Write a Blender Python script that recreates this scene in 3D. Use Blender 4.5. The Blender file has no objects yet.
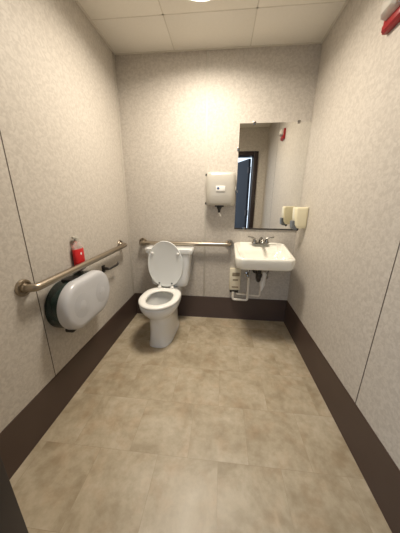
import bpy, bmesh, math, random
from mathutils import Vector, Matrix
random.seed(4)
S = bpy.context.scene
COL = S.collection
PI = math.pi
# ---------------------------------------------------------------- room sizes (metres)
W, D, H = 1.664, 2.158, 2.418        # width, back wall y, ceiling height
YR0, YR1 = 0.06, 0.20                # rear wall (with the doorway) thickness
BB = 0.251                           # cove base height
T = 0.12                             # wall thickness

# ---------------------------------------------------------------- materials
def nodes(name):
    m = bpy.data.materials.new(name); m.use_nodes = True
    nt = m.node_tree
    return m, nt, nt.nodes['Principled BSDF']

def mat(name, col, rough=0.5, metal=0.0, trans=0.0, ior=1.45, coat=0.0, var=0.04, scale=30, bump=0.0, emit=None, estr=0.0, alpha=1.0):
    m, nt, b = nodes(name)
    N, L = nt.nodes, nt.links
    tc = N.new('ShaderNodeTexCoord')
    ns = N.new('ShaderNodeTexNoise'); ns.inputs['Scale'].default_value = scale; ns.inputs['Detail'].default_value = 4
    L.new(tc.outputs['Object'], ns.inputs['Vector'])
    mx = N.new('ShaderNodeMix'); mx.data_type = 'RGBA'
    mx.inputs[6].default_value = (*[c*(1-var) for c in col], 1)
    mx.inputs[7].default_value = (*[min(1, c*(1+var)) for c in col], 1)
    L.new(ns.outputs['Fac'], mx.inputs[0]); L.new(mx.outputs[2], b.inputs['Base Color'])
    b.inputs['Roughness'].default_value = rough; b.inputs['Metallic'].default_value = metal
    b.inputs['Transmission Weight'].default_value = trans; b.inputs['IOR'].default_value = ior
    b.inputs['Coat Weight'].default_value = coat; b.inputs['Alpha'].default_value = alpha
    if bump:
        bp = N.new('ShaderNodeBump'); bp.inputs['Strength'].default_value = bump; bp.inputs['Distance'].default_value = 0.002
        L.new(ns.outputs['Fac'], bp.inputs['Height']); L.new(bp.outputs['Normal'], b.inputs['Normal'])
    if emit:
        b.inputs['Emission Color'].default_value = (*emit, 1); b.inputs['Emission Strength'].default_value = estr
    return m

def wallpaper(name, c1, c2):
    m, nt, b = nodes(name); N, L = nt.nodes, nt.links
    tc = N.new('ShaderNodeTexCoord')
    n1 = N.new('ShaderNodeTexNoise'); n1.inputs['Scale'].default_value = 52; n1.inputs['Detail'].default_value = 5; n1.inputs['Roughness'].default_value = 0.6; n1.inputs['Distortion'].default_value = 0.8
    n2 = N.new('ShaderNodeTexNoise'); n2.inputs['Scale'].default_value = 150; n2.inputs['Detail'].default_value = 3
    for n in (n1, n2): L.new(tc.outputs['Object'], n.inputs['Vector'])
    r = N.new('ShaderNodeValToRGB'); r.color_ramp.elements[0].position = 0.40; r.color_ramp.elements[1].position = 0.60
    L.new(n1.outputs['Fac'], r.inputs[0])
    mx = N.new('ShaderNodeMix'); mx.data_type = 'RGBA'; mx.inputs[6].default_value = (*c1, 1); mx.inputs[7].default_value = (*c2, 1)
    L.new(r.outputs[0], mx.inputs[0]); L.new(mx.outputs[2], b.inputs['Base Color'])
    bp = N.new('ShaderNodeBump'); bp.inputs['Strength'].default_value = 0.15; bp.inputs['Distance'].default_value = 0.001
    L.new(n2.outputs['Fac'], bp.inputs['Height']); L.new(bp.outputs['Normal'], b.inputs['Normal'])
    b.inputs['Roughness'].default_value = 0.55; b.inputs['Specular IOR Level'].default_value = 0.35
    return m

def floor_material():
    m, nt, b = nodes('vinyl_tile'); N, L = nt.nodes, nt.links
    tc = N.new('ShaderNodeTexCoord')
    mp = N.new('ShaderNodeMapping'); mp.inputs['Location'].default_value = (-0.6625, -0.755, 0)
    L.new(tc.outputs['Object'], mp.inputs['Vector'])
    br = N.new('ShaderNodeTexBrick'); br.offset = 0.5; br.offset_frequency = 2; br.squash = 1
    for k, v in (('Scale', 1), ('Mortar Size', 0.0009), ('Mortar Smooth', 0.3), ('Bias', 0), ('Brick Width', 0.305), ('Row Height', 0.305)): br.inputs[k].default_value = v
    br.inputs['Color1'].default_value = (0, 0, 0, 1); br.inputs['Color2'].default_value = (1, 1, 1, 1); br.inputs['Mortar'].default_value = (0.4, 0.4, 0.4, 1)
    L.new(mp.outputs['Vector'], br.inputs['Vector'])
    # every tile looks at its own piece of the marbling
    sc = N.new('ShaderNodeVectorMath'); sc.operation = 'SCALE'; sc.inputs['Scale'].default_value = 7.0
    L.new(br.outputs['Color'], sc.inputs[0])
    ad = N.new('ShaderNodeVectorMath'); L.new(tc.outputs['Object'], ad.inputs[0]); L.new(sc.outputs[0], ad.inputs[1])
    n1 = N.new('ShaderNodeTexNoise'); n1.inputs['Scale'].default_value = 4.0; n1.inputs['Detail'].default_value = 7; n1.inputs['Roughness'].default_value = 0.62; n1.inputs['Distortion'].default_value = 0.6
    L.new(ad.outputs[0], n1.inputs['Vector'])
    n2 = N.new('ShaderNodeTexNoise'); n2.inputs['Scale'].default_value = 20; n2.inputs['Detail'].default_value = 6; n2.inputs['Roughness'].default_value = 0.65
    L.new(ad.outputs[0], n2.inputs['Vector'])
    r1 = N.new('ShaderNodeValToRGB'); e = r1.color_ramp.elements
    e[0].position = 0.28; e[0].color = (0.335, 0.27, 0.175, 1); e[1].position = 0.74; e[1].color = (0.60, 0.53, 0.41, 1)
    e.new(0.5).color = (0.49, 0.415, 0.30, 1)
    L.new(n1.outputs['Fac'], r1.inputs[0])
    r2 = N.new('ShaderNodeValToRGB'); e = r2.color_ramp.elements
    e[0].position = 0.34; e[0].color = (0.72, 0.69, 0.64, 1); e[1].position = 0.62; e[1].color = (1, 1, 1, 1)
    L.new(n2.outputs['Fac'], r2.inputs[0])
    mu = N.new('ShaderNodeMix'); mu.data_type = 'RGBA'; mu.blend_type = 'MULTIPLY'; mu.inputs[0].default_value = 0.7
    L.new(r1.outputs[0], mu.inputs[6]); L.new(r2.outputs[0], mu.inputs[7])
    n3 = N.new('ShaderNodeTexNoise'); n3.inputs['Scale'].default_value = 9; n3.inputs['Detail'].default_value = 4
    L.new(ad.outputs[0], n3.inputs['Vector'])
    r3 = N.new('ShaderNodeValToRGB'); e = r3.color_ramp.elements
    e[0].position = 0.5; e[0].color = (1, 1, 1, 1); e[1].position = 0.72; e[1].color = (1.0, 0.93, 0.88, 1)
    L.new(n3.outputs['Fac'], r3.inputs[0])
    pk = N.new('ShaderNodeMix'); pk.data_type = 'RGBA'; pk.blend_type = 'MULTIPLY'; pk.inputs[0].default_value = 1.0
    L.new(mu.outputs[2], pk.inputs[6]); L.new(r3.outputs[0], pk.inputs[7]); mu = pk
    jt = N.new('ShaderNodeMix'); jt.data_type = 'RGBA'; jt.inputs[7].default_value = (0.30, 0.23, 0.15, 1)
    sc2 = N.new('ShaderNodeMath'); sc2.operation = 'MULTIPLY'; sc2.inputs[1].default_value = 0.6
    L.new(br.outputs['Fac'], sc2.inputs[0]); L.new(sc2.outputs[0], jt.inputs[0]); L.new(mu.outputs[2], jt.inputs[6])
    L.new(jt.outputs[2], b.inputs['Base Color'])
    rr = N.new('ShaderNodeMapRange'); rr.inputs[3].default_value = 0.32; rr.inputs[4].default_value = 0.5
    L.new(n2.outputs['Fac'], rr.inputs[0]); L.new(rr.outputs[0], b.inputs['Roughness'])
    b.inputs['Specular IOR Level'].default_value = 0.45
    bp = N.new('ShaderNodeBump'); bp.inputs['Strength'].default_value = 0.2; bp.inputs['Distance'].default_value = 0.001; bp.invert = True
    L.new(br.outputs['Fac'], bp.inputs['Height']); L.new(bp.outputs['Normal'], b.inputs['Normal'])
    return m

M = {}
M['wall'] = wallpaper('vinyl_wallpaper', (0.480, 0.438, 0.385), (0.570, 0.527, 0.468))
M['trim'] = mat('panel_trim', (0.51, 0.475, 0.415), 0.5)
M['joint'] = mat('panel_joint_dark', (0.10, 0.08, 0.065), 0.6)
M['base'] = mat('cove_base_brown', (0.072, 0.047, 0.037), 0.42, var=0.1, scale=9)
M['ceil'] = mat('ceiling_tile_white', (0.80, 0.765, 0.69), 0.85, var=0.03, scale=60, bump=0.2)
M['grid'] = mat('ceiling_grid_white', (0.66, 0.62, 0.54), 0.6)
M['floor'] = floor_material()
M['slab'] = mat('outside_concrete', (0.42, 0.42, 0.42), 0.9, var=0.15, scale=12)
M['porc'] = mat('white_porcelain', (0.83, 0.84, 0.835), 0.12, coat=0.4, var=0.01)
M['vit'] = mat('ivory_vitreous_china', (0.86, 0.84, 0.755), 0.12, coat=0.4, var=0.01)
M['seat'] = mat('white_seat_plastic', (0.88, 0.87, 0.83), 0.22, var=0.01)
M['lidw'] = mat('grey_white_seat_plastic', (0.78, 0.80, 0.79), 0.3, var=0.01)
M['bowl_in'] = M['porc']
M['water'] = mat('bowl_water', (0.66, 0.63, 0.50), 0.02, trans=1.0, ior=1.33)
M['steel'] = mat('brushed_steel', (0.40, 0.345, 0.275), 0.33, metal=1.0, var=0.08, scale=80)
M['chrome'] = mat('chrome', (0.36, 0.35, 0.33), 0.18, metal=1.0)
M['dark'] = mat('black_plastic', (0.015, 0.014, 0.013), 0.4)
M['green'] = mat('dark_green_plastic', (0.012, 0.030, 0.026), 0.25)
M['smoke'] = mat('frosted_grey_cover', (0.55, 0.555, 0.575), 0.30, var=0.05, scale=6, coat=0.3)
M['roll'] = mat('roll_window_grey', (0.505, 0.51, 0.53), 0.3)  # slightly darker grey than the cover, for its roll windows
M['red'] = mat('red_label', (0.55, 0.012, 0.015), 0.35)
M['redhorn'] = mat('red_alarm_plastic', (0.30, 0.010, 0.014), 0.35)
M['lens'] = mat('clear_lens', (0.92, 0.90, 0.82), 0.2, trans=0.5)
M['clear'] = mat('clear_bottle_plastic', (0.92, 0.86, 0.80), 0.15, trans=0.7)
M['white'] = mat('white_plastic', (0.80, 0.79, 0.76), 0.35)
M['cream'] = mat('cream_plastic', (0.78, 0.71, 0.50), 0.3)
M['gwhite'] = mat('grey_white_enamel', (0.48, 0.452, 0.395), 0.3, coat=0.2)
M['blue'] = mat('blue_logo', (0.05, 0.09, 0.22), 0.4)
M['grey'] = mat('grey_plastic', (0.13, 0.14, 0.15), 0.4)
M['pipe'] = mat('painted_white_pipe', (0.80, 0.76, 0.68), 0.35, var=0.08, scale=50)
M['mirror'] = mat('silvered_glass', (0.90, 0.90, 0.87), 0.0, metal=1.0, var=0.0)
M['medge'] = mat('mirror_channel', (0.05, 0.045, 0.04), 0.4, metal=0.6)
M['frame'] = mat('dark_brown_door_frame', (0.022, 0.013, 0.013), 0.45)
M['leaf'] = mat('navy_door_paint', (0.008, 0.012, 0.024), 0.6, var=0.15, scale=5)
M['lamp'] = mat('glowing_diffuser', (0.9, 0.88, 0.82), 0.5, emit=(1.0, 0.90, 0.76), estr=6.0)
M['paper'] = mat('white_paper', (0.85, 0.82, 0.76), 0.8)

# ---------------------------------------------------------------- mesh helpers
def obj(name, bm, m, parent=None, smooth=True, angle=40):
    bmesh.ops.recalc_face_normals(bm, faces=bm.faces[:])
    me = bpy.data.meshes.new(name); bm.to_mesh(me); bm.free()
    me.materials.append(m)
    if smooth:
        me.polygons.foreach_set('use_smooth', [True]*len(me.polygons))
        me.set_sharp_from_angle(angle=math.radians(angle))
    o = bpy.data.objects.new(name, me); COL.objects.link(o)
    if parent: o.parent = parent
    return o

def thing(name, label, cat, loc=(0, 0, 0), group=None):
    o = bpy.data.objects.new(name, None); COL.objects.link(o)
    o.empty_display_size = 0.05
    o.location = loc; o['label'] = label; o['category'] = cat
    if group: o['group'] = group
    return o

def struct(name, bm, m, parent=None, smooth=True):
    o = obj(name, bm, m, parent, smooth)
    if not parent: o['kind'] = 'structure'
    return o

def box(bm, x0, x1, y0, y1, z0, z1, bev=0.0, seg=2):
    g = bmesh.ops.create_cube(bm, size=1)
    vs = g['verts']
    for v in vs:
        v.co = Vector((x0 + (v.co.x+.5)*(x1-x0), y0 + (v.co.y+.5)*(y1-y0), z0 + (v.co.z+.5)*(z1-z0)))
    if bev:
        es = list({e for v in vs for e in v.link_edges})
        bmesh.ops.bevel(bm, geom=es, offset=bev, segments=seg, affect='EDGES', profile=0.5)
    return bm

def nbox(*a, **k): return box(bmesh.new(), *a, **k)

def loft(bm, loops, cap0=True, cap1=True):
    rings = [[bm.verts.new(p) for p in lp] for lp in loops]
    n = len(rings[0])
    for a, b in zip(rings, rings[1:]):
        for i in range(n):
            bm.faces.new((a[i], a[(i+1) % n], b[(i+1) % n], b[i]))
    if cap0: bm.faces.new(rings[0][::-1])
    if cap1: bm.faces.new(rings[-1])
    return bm

def frames(pts):
    out = []
    up = None
    for i, p in enumerate(pts):
        t = (pts[min(i+1, len(pts)-1)] - pts[max(i-1, 0)]).normalized()
        if up is None:
            up = Vector((0, 0, 1)) if abs(t.z) < .9 else Vector((1, 0, 0))
        s = t.cross(up).normalized(); up = s.cross(t).normalized()
        out.append((p, s, up))
    return out

def tube(bm, pts, r, n=14, bend=0.0, seg=7):
    pts = [Vector(p) for p in pts]
    if bend:
        q = [pts[0]]
        for a, b, c in zip(pts, pts[1:], pts[2:]):
            d1 = (a-b); d2 = (c-b); k = min(bend, d1.length*.49, d2.length*.49)
            p1 = b + d1.normalized()*k; p2 = b + d2.normalized()*k
            for i in range(seg+1):
                t = i/seg
                q.append((1-t)**2*p1 + 2*t*(1-t)*b + t*t*p2)
        q.append(pts[-1]); pts = q
    rs = r if isinstance(r, (list, tuple)) else [r]*len(pts)
    loops = [[p + s*math.cos(2*PI*i/n)*rr + u*math.sin(2*PI*i/n)*rr for i in range(n)] for (p, s, u), rr in zip(frames(pts), rs)]
    return loft(bm, loops)

def lathe(bm, prof, origin, axis, n=32):
    """prof: (radius, distance along axis)"""
    o = Vector(origin); a = Vector(axis).normalized()
    s = a.orthogonal().normalized(); u = a.cross(s)
    loops = [[o + a*h + (s*math.cos(2*PI*i/n) + u*math.sin(2*PI*i/n))*max(r, 1e-4) for i in range(n)] for r, h in prof]
    return loft(bm, loops)

def egg(cx, yc, z, hw, lf, lr, n=56, nf=2.0, nr=2.9):
    pts = []
    for i in range(n):
        a = 2*PI*i/n; c, s = math.cos(a), math.sin(a)
        e = 2/(nf if s < 0 else nr)
        pts.append(Vector((cx + hw*math.copysign(abs(c)**e, c), yc + (lf if s < 0 else lr)*math.copysign(abs(s)**e, s), z)))
    return pts

def rrect(x0, x1, y0, y1, r, rb=None, seg=8):
    """rounded rectangle loop in xy; r = front corner radius, rb = back"""
    rb = r if rb is None else rb
    out = []
    for cx, cy, rad, a0 in ((x1-rb, y1-rb, rb, 0), (x0+rb, y1-rb, rb, 90), (x0+r, y0+r, r, 180), (x1-r, y0+r, r, 270)):
        for i in range(seg+1):
            a = math.radians(a0 + 90*i/seg)
            out.append((cx + rad*math.cos(a), cy + rad*math.sin(a)))
    return out

# ================================================================ ROOM SHELL
struct('floor', nbox(-T, W+T, YR0-0.02, D+T, -0.10, 0.0), M['floor'])
struct('wall_left', nbox(-T, 0, YR1, D, 0, H+0.10), M['wall'])
struct('wall_right', nbox(W, W+T, YR1, D, 0, H+0.10), M['wall'])
struct('wall_back', nbox(-T, W+T, D, D+T, 0, H+0.10), M['wall'])
DX0, DX1, DZ = 0.575, 1.445, 2.0
bm = bmesh.new()
box(bm, -T, DX0-0.02, YR0, YR1, 0, H+0.10)
box(bm, DX1+0.02, W+T, YR0, YR1, 0, H+0.10)
box(bm, DX0-0.02, DX1+0.02, YR0, YR1, DZ+0.02, H+0.10)
struct('wall_rear', bm, M['wall'])

# ceiling: slab, lay-in tiles and the grid between them
ceil = struct('ceiling', nbox(-T, W+T, YR0, D+T, H+0.012, H+0.10), M['ceil'])
tx = [0.0, 0.511, 1.121, W]; ty = [YR1, 0.579, 1.189, 1.7985, D]
for i in range(3):
    for j in range(4):
        g = 0.0035
        obj('ceiling_tile', nbox(tx[i]+g, tx[i+1]-g, ty[j]+g, ty[j+1]-g, H, H+0.014, bev=0.003, seg=2), M['ceil'], ceil)
bm = bmesh.new()
for x in tx[1:-1]: box(bm, x-0.0065, x+0.0065, YR1, D, H+0.002, H+0.012)
for y in ty[1:-1]: box(bm, 0, W, y-0.0065, y+0.0065, H+0.002, H+0.012)
obj('ceiling_grid', bm, M['grid'], ceil)

# cove base: thin rubber strip with a rounded top and a small toe
def cove(bm, a, b, nrm):
    a, b, nrm = Vector(a), Vector(b), Vector(nrm)
    prof = [(0, 0), (0.010, 0), (0.0085, 0.004), (0.006, 0.012), (0.0055, BB-0.012), (0.0045, BB-0.004), (0.002, BB), (0, BB)]
    loops = [[p + nrm*d + Vector((0, 0, z)) for d, z in prof] for p in (a, b)]
    return loft(bm, loops)
struct('baseboard_left', cove(bmesh.new(), (0, YR1, 0), (0, D, 0), (1, 0, 0)), M['base'])
struct('baseboard_right', cove(bmesh.new(), (W, YR1, 0), (W, D, 0), (-1, 0, 0)), M['base'])
struct('baseboard_back', cove(bmesh.new(), (0.006, D, 0), (W-0.006, D, 0), (0, -1, 0)), M['base'])
bm = bmesh.new(); cove(bm, (0.006, YR1, 0), (DX0-0.065, YR1, 0), (0, 1, 0)); cove(bm, (DX1+0.065, YR1, 0), (W-0.006, YR1, 0), (0, 1, 0))
struct('baseboard_rear', bm, M['base'])

# panel joints and corner strips
struct('trim_1', nbox(-0.001, 0.0012, 0.9415, 0.9455, BB, H), M['joint'], smooth=False)
struct('trim_2', nbox(W-0.0012, W+0.001, 0.9335, 0.9375, BB, H), M['joint'], smooth=False)
struct('trim_3', nbox(0.772, 0.792, D-0.003, D+0.001, BB, H, bev=0.0015), M['trim'])
struct('trim_4', nbox(-0.001, 0.003, D-0.045, D-0.028, BB, H, bev=0.0015), M['trim'])
# wall angle round the ceiling
struct('trim_5', nbox(0, 0.016, YR1, D, H-0.003, H+0.001), M['grid'], smooth=False)
struct('trim_6', nbox(W-0.016, W, YR1, D, H-0.003, H+0.001), M['grid'], smooth=False)
struct('trim_7', nbox(0.016, W-0.016, D-0.016, D, H-0.003, H+0.001), M['grid'], smooth=False)

# doorway: dark frame, navy leaf swung outwards, daylight beyond
bm = bmesh.new()
def jamb(x0, x1, z1):
    box(bm, x0, x1, YR0-0.02, YR1+0.02, 0, z1, bev=0.002)
box(bm, DX0-0.06, DX0, YR0-0.03, YR1+0.030, 0, DZ+0.065, bev=0.002)
box(bm, DX1, DX1+0.075, YR0-0.03, YR1+0.030, 0, DZ+0.065, bev=0.002)
box(bm, DX0, DX1, YR0-0.03, YR1+0.030, DZ, DZ+0.065, bev=0.002)
box(bm, DX0, DX0+0.012, YR0+0.02, YR0+0.06, 0, DZ, bev=0.002)      # stops
box(bm, DX1-0.012, DX1, YR0+0.02, YR0+0.06, 0, DZ, bev=0.002)
frame = struct('door_1', bm, M['frame'])
ang = math.radians(-67 - 180)
hinge_p = Vector((DX1-0.026, YR0-0.050, 0)); dirv = Vector((-0.40, -0.917, 0)).normalized(); nv = Vector((-dirv.y, dirv.x, 0))
def slab(bm, s0, s1, t0, t1, z0, z1):
    vs = []
    lo = [hinge_p + dirv*s + nv*t for s, t in ((s0, t0), (s1, t0), (s1, t1), (s0, t1))]
    return loft(bm, [[p + Vector((0, 0, z0)) for p in lo], [p + Vector((0, 0, z1)) for p in lo]])
leaf = obj('door_leaf', slab(bmesh.new(), 0.02, 0.85, -0.02, 0.022, 0.012, 1.99), M['leaf'], frame)
for z in (0.25, 1.05, 1.80):
    bm = bmesh.new(); tube(bm, [(hinge_p.x+0.006, hinge_p.y+0.012, z-0.05), (hinge_p.x+0.006, hinge_p.y+0.012, z+0.05)], 0.008)
    slab(bm, 0.0, 0.05, -0.024, -0.019, z-0.05, z+0.05)
    obj('hinge', bm, M['frame'], leaf)
bm = bmesh.new()
hp = hinge_p + dirv*0.79 + Vector((0, 0, 1.0))
lathe(bm, [(0.032, 0.02), (0.032, 0.030), (0.012, 0.034), (0.012, 0.07)], hp, nv)
tube(bm, [hp + nv*0.065, hp + nv*0.065 - dirv*0.11], 0.010)
obj('door_handle', bm, M['chrome'], leaf)
o = struct('ground', nbox(-3, 5, -6, YR0-0.03, -0.12, -0.012), M['slab'])

# ================================================================ CEILING LIGHT
t = thing('ceiling_light', 'round glowing flush light disc in the ceiling tiles', 'ceiling light', (0.785, 1.512, H))
bm = bmesh.new(); lathe(bm, [(0.206, 0), (0.206, 0.006), (0.200, 0.009), (0.197, 0.008), (0.195, 0.002), (0.195, 0.0)], (0, 0, 0), (0, 0, -1), 64)
obj('light_trim', bm, M['white'], t)
bm = bmesh.new(); lathe(bm, [(0.1945, 0.001), (0.1945, 0.005), (0.185, 0.007), (0.12, 0.0075), (0.001, 0.008)], (0, 0, 0), (0, 0, -1), 64)
obj('diffuser', bm, M['lamp'], t)
ld = bpy.data.lights.new('lamp', 'AREA'); ld.shape = 'DISK'; ld.size = 0.37; ld.energy = 10.6; ld.spread = math.radians(160); ld.color = (1.0, 0.90, 0.76)
lo = bpy.data.objects.new('lamp', ld); COL.objects.link(lo); lo.parent = t; lo.location = (0, 0, -0.011)

# ================================================================ TOILET
t = thing('toilet', 'white floor-mounted toilet with its seat lid raised against the tank', 'toilet', (0.452, 2.138, 0))
t.rotation_euler.z = math.radians(-2.2)
X0, Y0 = -0.016, -2.138       # y given in room terms, shifted
def E(z, hw, yf, yb, yc=None, nf=2.0, nr=2.9):
    yc = (yf*0.42 + yb*0.58) if yc is None else yc
    return egg(X0, yc+Y0, z, hw, yc-yf, yb-yc, nf=nf, nr=nr)
bm = bmesh.new()
loops = [E(0.0, 0.113, 1.572, 2.06, nf=3.2, nr=4), E(0.012, 0.113, 1.572, 2.06, nf=3.2, nr=4), E(0.03, 0.107, 1.578, 2.05, nf=3.0, nr=4),
         E(0.12, 0.102, 1.582, 2.03, nf=2.8, nr=4), E(0.22, 0.103, 1.580, 2.03, nf=2.6, nr=4), E(0.265, 0.110, 1.570, 2.03, nf=2.4, nr=3.6),
         E(0.295, 0.132, 1.545, 2.03, 1.74, nr=3), E(0.325, 0.155, 1.518, 2.02, 1.73), E(0.355, 0.169, 1.500, 2.0, 1.72), E(0.385, 0.174, 1.492, 1.98, 1.72),
         E(0.402, 0.173, 1.493, 1.97, 1.72), E(0.407, 0.168, 1.498, 1.965, 1.72),
         E(0.407, 0.130, 1.535, 1.87, 1.70), E(0.400, 0.122, 1.543, 1.862, 1.70), E(0.37, 0.128, 1.535, 1.868, 1.70), E(0.32, 0.118, 1.548, 1.86, 1.70),
         E(0.26, 0.092, 1.580, 1.845, 1.71), E(0.21, 0.066, 1.62, 1.83, 1.72), E(0.17, 0.045, 1.66, 1.81, 1.735), E(0.155, 0.02, 1.70, 1.77, 1.735)]
loft(bm, loops)
box(bm, X0-0.12, X0+0.12, 1.90+Y0, 2.135+Y0, 0.30, 0.425, bev=0.03, seg=4)          # tank deck
bowl = obj('bowl', bm, M['porc'], t, angle=60)
bm = bmesh.new(); loft(bm, [E(0.282, 0.099, 1.572, 1.848, 1.708), E(0.283, 0.0995, 1.572, 1.848, 1.708)])
obj('water', bm, M['water'], bowl)
for s in (-1, 1):
    bm = bmesh.new(); lathe(bm, [(0.016, 0), (0.016, 0.008), (0.012, 0.018), (0.001, 0.022)], (X0+s*0.088, 1.93+Y0, 0.012), (0, 0, 1), 20)
    box(bm, X0+s*0.088-0.024, X0+s*0.088+0.024, 1.90+Y0, 1.965+Y0, 0, 0.014, bev=0.004)
    obj('bolt_cap', bm, M['porc'], bowl)
# seat ring
bm = bmesh.new()
so = dict(nr=3.0)
loops = [E(0.409, 0.120, 1.548, 1.855, 1.70), E(0.409, 0.172, 1.491, 1.925, 1.72), E(0.416, 0.1775, 1.4855, 1.93, 1.72), E(0.424, 0.1775, 1.4855, 1.93, 1.72),
         E(0.431, 0.171, 1.492, 1.925, 1.72), E(0.434, 0.155, 1.508, 1.91, 1.715), E(0.432, 0.128, 1.54, 1.868, 1.70), E(0.426, 0.114, 1.553, 1.85, 1.70), E(0.416, 0.112, 1.556, 1.848, 1.70)]
loops.append(loops[0])
loft(bm, loops, False, False); bmesh.ops.remove_doubles(bm, verts=bm.verts[:], dist=1e-5)
seat = obj('seat', bm, M['seat'], t, angle=60)
# raised lid, nearly upright; built flat then turned about the hinge line
lid_pivot = Vector((0, 1.905+Y0, 0.438)); tilt = math.radians(1.2)
def up(p):   # flat (x, back-distance s, thickness n) -> upright
    x, s, n = p
    return lid_pivot + Vector((x + X0, math.sin(tilt)*s + math.cos(tilt)*n, math.cos(tilt)*s - math.sin(tilt)*n))
def lidloop(hw, s0, s1, n, sc=0.23):
    pts = egg(0, 0, 0, hw, s1-sc, sc-s0, nf=2.0, nr=2.1)
    return [up((p.x, sc - p.y, n)) for p in pts]
bm = bmesh.new()
loft(bm, [lidloop(0.150, 0.03, 0.433, 0.005), lidloop(0.162, 0.018, 0.446, 0.001), lidloop(0.169, 0.012, 0.453, 0.0), lidloop(0.172, 0.010, 0.456, 0.006),
          lidloop(0.171, 0.011, 0.455, 0.014), lidloop(0.163, 0.018, 0.448, 0.019), lidloop(0.10, 0.08, 0.378, 0.021)])
lid = obj('lid', bm, M['lidw'], t, angle=60); lid['label'] = 'raised grey-white seat lid'
for x, s in ((-0.123, 0.337), (0.123, 0.337)):
    bm = bmesh.new(); lathe(bm, [(0.013, 0), (0.013, 0.006), (0.009, 0.011), (0.001, 0.012)], up((x, s, 0.004)), up((0, 0, -1)) - up((0, 0, 0)), 18)
    obj('bumper', bm, M['white'], lid)
for x in (-0.062, 0.062):
    bm = bmesh.new(); box(bm, X0+x-0.016, X0+x+0.016, 1.890+Y0, 1.93+Y0, 0.424, 0.452, bev=0.006)
    box(bm, X0+x-0.012, X0+x+0.012, 1.899+Y0, 1.911+Y0, 0.44, 0.462, bev=0.004)
    hg = obj('hinge', bm, M['seat'], t)
    bm = bmesh.new(); lathe(bm, [(0.0085, 0), (0.0085, 0.005), (0.001, 0.006)], (X0+x, 1.902+Y0, 0.486), (0, -1, 0), 12)
    obj('hinge_pin', bm, M['grey'], hg)
# tank and its lid
bm = bmesh.new()
def tk(z, hw, y0, y1, r=0.035): return [Vector((x, y, z)) for x, y in rrect(-hw, hw, y0+Y0, y1+Y0, r, 0.02)]
loft(bm, [tk(0.425, 0.15, 1.99, 2.11), tk(0.428, 0.168, 1.978, 2.125), tk(0.445, 0.182, 1.968, 2.135), tk(0.48, 0.189, 1.964, 2.138), tk(0.764, 0.213, 1.955, 2.140)])
tank = obj('tank', bm, M['porc'], t, angle=50)
bm = bmesh.new()
loft(bm, [tk(0.762, 0.222, 1.953, 2.142), tk(0.765, 0.231, 1.950, 2.144, .04), tk(0.773, 0.234, 1.947, 2.145, .042), tk(0.800, 0.234, 1.947, 2.145, .042), tk(0.810, 0.229, 1.946, 2.143, .04), tk(0.815, 0.215, 1.958, 2.135, .035)])
obj('tank_lid', bm, M['porc'], tank, angle=60)

# ================================================================ GRAB BARS
def grab_bar(name, label, p0, p1, out, group, off=0.062, r=0.0195):
    p0, p1, out = Vector(p0), Vector(p1), Vector(out)
    t = thing(name, label, 'grab bar', p0, group)
    d = (p1-p0); u = d.normalized()
    bm = bmesh.new(); tube(bm, [out*0.004, out*off, d + out*off, d + out*0.004], r, 18, bend=0.05, seg=8)
    obj('bar', bm, M['steel'], t, angle=70)
    for q in (Vector((0, 0, 0)), d):
        bm = bmesh.new(); lathe(bm, [(0.042, 0.0), (0.042, 0.009), (0.039, 0.013), (0.031, 0.013), (0.028, 0.008), (0.024, 0.008), (0.021, 0.020), (0.0196, 0.022)], q, out, 30)
        obj('flange', bm, M['steel'], t)
    return t
grab_bar('grab_bar', 'long steel grab bar on the left wall above the toilet paper dispenser', (0, 0.876, 0.836), (0, 1.905, 0.853), (1, 0, 0), 'steel grab bars')
grab_bar('grab_bar', 'horizontal steel grab bar on the back wall behind the toilet tank', (0.138, D, 0.838), (1.030, D, 0.842), (0, -1, 0), 'steel grab bars', off=0.060)

# ================================================================ TOILET PAPER DISPENSER (twin jumbo roll)
t = thing('toilet_paper_dispenser', 'wide rounded double roll toilet paper dispenser under the left wall grab bar', 'toilet paper dispenser', (0, 1.196, 0.642))
def stad(x, L_, h, n=24):      # stadium in the yz plane
    r = h/2; a = L_/2 - r; pts = []
    for i in range(n+1):
        q = -PI/2 + PI*i/n; pts.append(Vector((x, a + r*math.cos(q), r*math.sin(q))))
    for i in range(n+1):
        q = PI/2 + PI*i/n; pts.append(Vector((x, -a + r*math.cos(q), r*math.sin(q))))
    return pts
LT, HT = 0.470, 0.288
bm = bmesh.new(); loft(bm, [stad(0, LT-0.01, HT-0.01), stad(0.004, LT, HT), stad(0.082, LT+0.004, HT+0.004)])
house = obj('housing', bm, M['green'], t, angle=50); house['label'] = 'dark green back housing'
bm = bmesh.new(); loft(bm, [stad(0.078, LT+0.010, HT+0.010), stad(0.082, LT+0.014, HT+0.014), stad(0.112, LT+0.010, HT+0.010), stad(0.124, LT-0.002, HT-0.002), stad(0.131, LT-0.025, HT-0.025), stad(0.134, LT-0.06, HT-0.06), stad(0.135, LT-0.14, HT-0.14)])
cov = obj('cover', bm, M['smoke'], t, angle=60); cov['label'] = 'frosted pale grey front cover'
for y in (-0.10, 0.115):
    bm = bmesh.new(); lathe(bm, [(0.075, 0), (0.075, 0.0006), (0.073, 0.0010)], (0.1345, y, 0.0), (1, 0, 0), 40)
    o = obj('roll_window', bm, M['roll'], cov)
    bm = bmesh.new(); lathe(bm, [(0.030, 0), (0.030, 0.0014), (0.028, 0.0018)], (0.1345, y, 0.0), (1, 0, 0), 32)
    obj('hub_ring', bm, M['smoke'], cov)
bm = bmesh.new(); box(bm, 0.02, 0.085, -0.10, -0.02, HT/2-0.004, HT/2+0.012, bev=0.004)
obj('lock', bm, M['dark'], t)
bm = bmesh.new(); box(bm, 0.05, 0.10, -0.175, -0.10, -HT/2-0.002, -HT/2+0.020, bev=0.004)
obj('tear_bar', bm, M['dark'], t)

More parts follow.
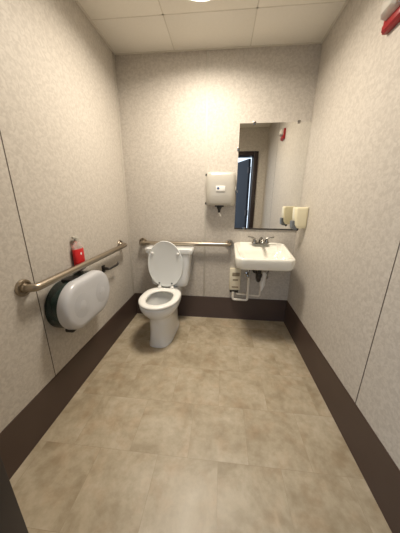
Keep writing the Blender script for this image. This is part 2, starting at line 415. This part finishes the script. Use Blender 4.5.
# single arm roll holder beyond it
t = thing('toilet_roll_holder', 'small steel toilet roll arm on the left wall beyond the dispenser', 'toilet roll holder', (0, 1.585, 0.712))
bm = bmesh.new(); box(bm, -0.0015, 0.006, -0.022, 0.022, -0.030, 0.030, bev=0.0025); lathe(bm, [(0.014, 0.004), (0.011, 0.03), (0.009, 0.045)], (0, 0, 0.004), (1, 0, 0), 20)
obj('bracket', bm, M['medge'], t)
bm = bmesh.new(); tube(bm, [(0.02, 0, 0.002), (0.055, 0, 0.002), (0.055, 0.135, 0.0), (0.055, 0.150, 0.016)], 0.0085, 12, bend=0.012)
obj('arm', bm, M['medge'], t)

# ================================================================ RED BOTTLE behind the bar
zt = 0.642 + HT/2 + 0.0125
t = thing('bottle', 'small red and clear bottle standing behind the left grab bar', 'bottle', (0.021, 1.285, zt))
t.scale = (1, 1.22, 0.95)
def ov(z, hx, hy, n=28): return [Vector((hx*math.copysign(abs(math.cos(2*PI*i/n))**.8, math.cos(2*PI*i/n)), hy*math.copysign(abs(math.sin(2*PI*i/n))**.8, math.sin(2*PI*i/n)), z)) for i in range(n)]
bm = bmesh.new(); loft(bm, [ov(0, .014, .032), ov(0.004, .018, .038), ov(0.166, .018, .038), ov(0.180, .016, .032), ov(0.196, .011, .018), ov(0.204, .010, .013), ov(0.214, .010, .013)])
obj('body', bm, M['clear'], t, angle=60)
bm = bmesh.new(); loft(bm, [ov(0.030, .0184, .0386), ov(0.031, .0188, .0390), ov(0.152, .0188, .0390), ov(0.153, .0184, .0386)])
obj('label_band', bm, M['red'], t, angle=60)
bm = bmesh.new(); loft(bm, [ov(0.110, .0189, .012), ov(0.111, .0194, .014), ov(0.126, .0194, .014), ov(0.127, .0189, .012)])
obj('label_patch', bm, M['white'], t, angle=60)
bm = bmesh.new(); lathe(bm, [(0.012, 0.206), (0.012, 0.226), (0.009, 0.229), (0.006, 0.231)], (0, 0, 0), (0, 0, 1), 20); box(bm, -0.007, 0.007, -0.028, 0.012, 0.224, 0.240, bev=0.003)
obj('spray_cap', bm, M['gwhite'], t)

# ================================================================ MIRROR
MX0, MX1, MZ0, MZ1 = 1.071, W-0.0015, 0.996, 1.892
t = thing('mirror', 'tall frameless wall mirror above the white sink', 'mirror', ((MX0+MX1)/2, D, MZ0))
mw = (MX1-MX0)/2; mh = MZ1-MZ0
obj('glass', nbox(-mw, mw, -0.006, -0.001, 0, mh), M['mirror'], t, smooth=False)
bm = bmesh.new(); box(bm, -mw, mw, -0.010, 0, -0.008, 0.004)
obj('bottom_channel', bm, M['medge'], t)
for x, z, v in ((-mw+0.125, mh, 1), (mw-0.10, mh, 1), (-mw, mh-0.20, 0), (-mw, 0.34, 0), (-mw+0.09, 0, 1)):
    bm = bmesh.new()
    if v: box(bm, x-0.011, x+0.011, -0.011, 0, z-0.012, z+0.012, bev=0.002)
    else: box(bm, x-0.012, x+0.012, -0.011, 0, z-0.011, z+0.011, bev=0.002)
    obj('clip', bm, M['chrome'], t)

# ================================================================ PAPER TOWEL DISPENSER
t = thing('paper_towel_dispenser', 'off-white centre-pull paper towel dispenser on the back wall left of the mirror', 'paper towel dispenser', (0.925, D, 1.212))
bm = bmesh.new()
def pd(z, hw, dep, r=0.05): return [Vector((x, y, z)) for x, y in rrect(-hw, hw, -dep, 0, r, 0.004)]
loft(bm, [pd(0, .118, .112), pd(0.004, .126, .120), pd(0.02, .130, .127), pd(0.10, .131, .133), pd(0.19, .131, .131), pd(0.255, .130, .124), pd(0.275, .127, .116), pd(0.284, .118, .104)])
body = obj('body', bm, M['gwhite'], t, angle=60)
bm = bmesh.new(); box(bm, -0.042, 0.040, -0.1365, -0.130, 0.118, 0.166, bev=0.003)
bd = obj('badge', bm, M['white'], t)
bm = bmesh.new(); lathe(bm, [(0.010, 0), (0.010, 0.001), (0.009, 0.0014)], (-0.022, -0.1363, 0.145), (0, -1, 0), 20)
obj('logo', bm, M['blue'], bd)
bm = bmesh.new(); box(bm, -0.040, 0.038, -0.1372, -0.136, 0.118, 0.126, bev=0.0003)
obj('badge_stripe', bm, M['gwhite'], bd)
bm = bmesh.new(); box(bm, -0.048, 0.034, -0.092, -0.03, -0.014, 0.002, bev=0.005); lathe(bm, [(0.026, 0.010), (0.024, 0.024), (0.014, 0.040), (0.012, 0.062), (0.008, 0.066)], (-0.008, -0.062, 0), (0, 0, -1), 24)
obj('nozzle', bm, M['dark'], t)
bm = bmesh.new()
pts = [Vector((-0.008, -0.062, -0.060)), Vector((-0.004, -0.064, -0.075)), Vector((0.004, -0.066, -0.090)), Vector((0.012, -0.066, -0.102))]
tube(bm, pts, [0.004, 0.007, 0.008, 0.003], 8)
obj('paper_end', bm, M['paper'], t)
for z in (0.016, 0.262):
    bm = bmesh.new(); box(bm, -0.140, -0.122, -0.080, -0.050, z-0.010, z+0.010, bev=0.002)
    obj('hinge', bm, M['dark'], t)
for z in (-0.01,):
    bm = bmesh.new(); box(bm, 0.127, 0.137, -0.09, -0.06, 0.135, 0.160, bev=0.002)
    obj('lock', bm, M['white'], t)

# ================================================================ SINK
SX0, SX1, SY0, SY1 = 1.068, 1.556, 1.692, D
scx = (SX0+SX1)/2
t = thing('sink', 'white wall-hung rectangular sink under the mirror with pipes below', 'sink', (scx, D, 0.70))
def sl(z, ins, y0=None, y1=None, r=0.06, rb=0.03, x0=None, x1=None, lift=True):
    xa = SX0+ins if x0 is None else x0; xb = SX1-ins if x1 is None else x1
    ya = SY0+ins if y0 is None else y0; yb = SY1 if y1 is None else y1
    out = []
    for x, y in rrect(xa, xb, ya, yb, r, rb):
        k = min(1, max(0, (y-2.045)/0.035)); k = k*k*(3-2*k)
        out.append(Vector((x-scx, y-D, z + (0.052*k if lift else 0) - 0.70)))
    return out
bm = bmesh.new()
loft(bm, [sl(0.705, 0.06, lift=False), sl(0.706, 0.030, lift=False), sl(0.714, 0.014, lift=False, r=.065), sl(0.73, 0.006, lift=False, r=.07), sl(0.788, 0.0, r=.075, rb=.07), sl(0.800, 0.002, r=.075, rb=.07), sl(0.807, 0.008, r=.07, rb=.07), sl(0.809, 0.020, r=.065, rb=.065),
          sl(0.807, 0.036, y1=2.050, r=.06, rb=.06), sl(0.800, 0.046, y1=2.040, r=.06, rb=.06, lift=False), sl(0.78, 0.056, y1=2.032, r=.06, rb=.06, lift=False), sl(0.745, 0.075, y1=2.015, r=.06, rb=.06, lift=False), sl(0.728, 0.10, y1=1.99, r=.05, rb=.05, lift=False), sl(0.722, 0.18, y1=1.92, r=.03, rb=.03, lift=False)])
basin = obj('basin', bm, M['vit'], t, angle=60)
bm = bmesh.new(); box(bm, -0.15, 0.15, -0.36, -0.02, -0.014, 0.010, bev=0.010, seg=3)
obj('basin_underside', bm, M['vit'], t)
bm = bmesh.new(); lathe(bm, [(0.024, 0.0), (0.024, 0.003), (0.016, 0.004), (0.001, 0.002)], (0, 1.88-D, 0.0222), (0, 0, 1), 24)
obj('drain', bm, M['chrome'], t)
# faucet: centre plate, spout and two lever handles
fz = 0.162
fy = 2.105-D
bm = bmesh.new()
lp = [[Vector((x + 0.012, y + fy, z)) for x, y in rrect(-a, a, -b, b, b*.9)] for z, a, b in ((fz-0.004, .082, .026), (fz+0.006, .082, .026), (fz+0.012, .078, .022))]
loft(bm, lp); tube(bm, [(0.012, fy, fz), (0.012, fy, fz+0.035), (0.012, fy-0.03, fz+0.050), (0.012, fy-0.115, fz+0.034), (0.012, fy-0.122, fz+0.018)], [0.019]*1 + [0.018]*1 + [0.016, 0.012, 0.010], 16)
fau = obj('faucet', bm, M['chrome'], t, angle=60)
for s in (-1, 1):
    bm = bmesh.new(); lathe(bm, [(0.019, 0.008), (0.019, 0.026), (0.015, 0.036), (0.012, 0.044), (0.001, 0.046)], (0.012+s*0.056, fy, fz), (0, 0, 1), 20)
    tube(bm, [(0.012+s*0.052, fy, fz+0.042), (0.012+s*0.080, fy-0.003, fz+0.054), (0.012+s*0.122, fy-0.006, fz+0.062)], [0.010, 0.009, 0.008], 12)
    obj('faucet_handle', bm, M['chrome'], fau)
# plumbing below
bm = bmesh.new(); tube(bm, [(0.0, -0.20, 0.0), (0.0, -0.20, -0.175), (0.0, -0.13, -0.175), (0.0, -0.13, -0.125), (0.0, 0.0, -0.125)], 0.019, 14, bend=0.03)
lathe(bm, [(0.028, 0), (0.028, 0.03), (0.022, 0.036)], (0.0, -0.20, -0.10), (0, 0, -1), 20)
lathe(bm, [(0.036, 0), (0.036, 0.006), (0.020, 0.012)], (0.0, 0.0, -0.125), (0, -1, 0), 20)
obj('drain_trap', bm, M['medge'], t)
bm = bmesh.new(); tube(bm, [(0.060, -0.115, -0.115), (0.060, -0.115, -0.135), (0.056, -0.112, -0.245), (0.055, -0.11, -0.265), (0.052, -0.10, -0.31)], [0.020, 0.027, 0.027, 0.020, 0.009], 18)
obj('drain_bottle', bm, M['white'], t)
for x in (-0.085, 0.10):
    bm = bmesh.new(); lathe(bm, [(0.026, 0), (0.026, 0.005), (0.010, 0.010), (0.010, 0.045), (0.016, 0.048), (0.016, 0.075), (0.010, 0.078)], (x, 0, -0.175), (0, -1, 0), 18)
    tube(bm, [(x, -0.06, -0.175), (x + 0.02, -0.06, -0.09), (0.012 + (0.05 if x > 0 else -0.05), -0.055, -0.02)], 0.006, 10, bend=0.02)
    obj('stop_valve', bm, M['chrome'], t)
bm = bmesh.new(); tube(bm, [(-0.222, -0.045, -0.36), (-0.222, -0.045, -0.445), (-0.070, -0.045, -0.448), (-0.070, -0.045, -0.02)], 0.0125, 14, bend=0.022)
obj('supply_pipe', bm, M['pipe'], t)
bm = bmesh.new(); tube(bm, [(-0.185, -0.035, -0.36), (-0.185, -0.035, -0.385), (0.052, -0.040, -0.398), (0.052, -0.075, -0.29)], 0.0085, 12, bend=0.016)
obj('supply_pipe', bm, M['pipe'], t)

# ================================================================ VALVE BOX under the sink
t = thing('valve_box', 'small off-white pipe box on the wall below the left end of the sink', 'pipe box', (1.103, D, 0.36))
obj('box', nbox(-0.056, 0.056, -0.048, 0, 0, 0.232, bev=0.006), M['cream'], t).data.materials[0] = mat('yellowed_plastic', (0.72, 0.66, 0.51), 0.45, var=0.12, scale=25)
for z0, z1, a, b in ((0.155, 0.192, -0.030, 0.044), (0.106, 0.122, -0.022, 0.030), (0.028, 0.042, -0.030, 0.036)):
    bm = bmesh.new(); box(bm, a, b, -0.0505, -0.046, z0, z1, bev=0.001)
    obj('slot', bm, mat('slot_brown', (0.27, 0.22, 0.15), 0.6), t)
bm = bmesh.new(); box(bm, -0.046, 0.040, -0.045, -0.005, -0.03, 0.001, bev=0.004)
obj('connector', bm, M['medge'], t)

# ================================================================ SOAP DISPENSER on the right wall
t = thing('soap_dispenser', 'cream soap dispenser on the right wall beside the mirror', 'soap dispenser', (W, 1.975, 1.03))
bm = bmesh.new()
def sd(z, dep, hw, r=0.02): return [Vector((-dep + x*(1+0.0015/dep), y, z)) for x, y in [(a, b) for a, b in rrect(0, dep, -hw, hw, r)]]
loft(bm, [sd(0.0, .070, .046), sd(0.004, .080, .050), sd(0.03, .096, .052), sd(0.11, .104, .053), sd(0.160, .106, .053), sd(0.170, .104, .051), sd(0.175, .096, .046)])
obj('body', bm, M['cream'], t, angle=60)
bm = bmesh.new(); loft(bm, [[Vector((x, y, z)) for x, y in rrect(-d1, -d0, -.034, .034, .006)] for z, d0, d1 in ((-0.012, .07, .098), (0.0, .07, .114), (0.055, .085, .119), (0.062, .09, .112))])
obj('push_lever', bm, M['grey'], t)
bm = bmesh.new(); lathe(bm, [(0.012, 0), (0.010, 0.02), (0.006, 0.026)], (-0.058, 0, 0.002), (0, 0, -1), 16)
obj('nozzle', bm, M['dark'], t)

# ================================================================ FIRE ALARM on the right wall
t = thing('fire_alarm', 'red fire alarm strobe high on the right wall', 'fire alarm', (W, 1.262, 1.975))
bm = bmesh.new(); box(bm, -0.026, 0.0015, -0.060, 0.060, 0, 0.112, bev=0.006, seg=3)
obj('housing', bm, M['redhorn'], t)
bm = bmesh.new(); box(bm, -0.031, -0.025, -0.055, 0.055, 0.006, 0.030, bev=0.003)
obj('grille', bm, M['redhorn'], t)
bm = bmesh.new(); loft(bm, [[Vector((-x, y, z)) for y, z in rrect(-a, a, .066-b, .066+c, .01)] for x, a, b, c in ((0.025, .050, .024, .045), (0.048, .048, .020, .043), (0.060, .034, .010, .030))])
ln = obj('strobe_lens', bm, M['lens'], t, angle=30)
bm = bmesh.new(); tube(bm, [(-0.04, -0.03, 0.078), (-0.04, 0.03, 0.078)], 0.006, 10)
obj('flash_tube', bm, M['white'], ln)

# ================================================================ WORLD (daylight outside the open door)
w = bpy.data.worlds.new('daylight'); S.world = w; w.use_nodes = True
bg = w.node_tree.nodes['Background']; bg.inputs[0].default_value = (0.70, 0.83, 1.0, 1); bg.inputs[1].default_value = 0.8

# ================================================================ CAMERA
pitch, yaw, roll = 0.2908, 0.0964, -0.0083
cam = bpy.data.cameras.new('camera'); co = bpy.data.objects.new('camera', cam); COL.objects.link(co)
cyw, syw, cp, sp = math.cos(yaw), math.sin(yaw), math.cos(pitch), math.sin(pitch)
fwd = Vector((-syw*cp, cyw*cp, -sp)); right = Vector((cyw, syw, 0)); down = fwd.cross(right)
r2 = math.cos(roll)*right + math.sin(roll)*down; d2 = -math.sin(roll)*right + math.cos(roll)*down
mw_ = Matrix((r2, -d2, -fwd)).transposed().to_4x4(); mw_.translation = Vector((0.9434, 0.0, 1.2387))
co.matrix_world = mw_
cam.sensor_fit = 'HORIZONTAL'; cam.sensor_width = 36; cam.lens = 215.05/400*36; cam.clip_start = 0.02
S.camera = co
S.view_settings.view_transform = 'Standard'; S.view_settings.look = 'None'; S.view_settings.gamma = 1; S.view_settings.use_curve_mapping = False
S.view_settings.exposure = 1.16
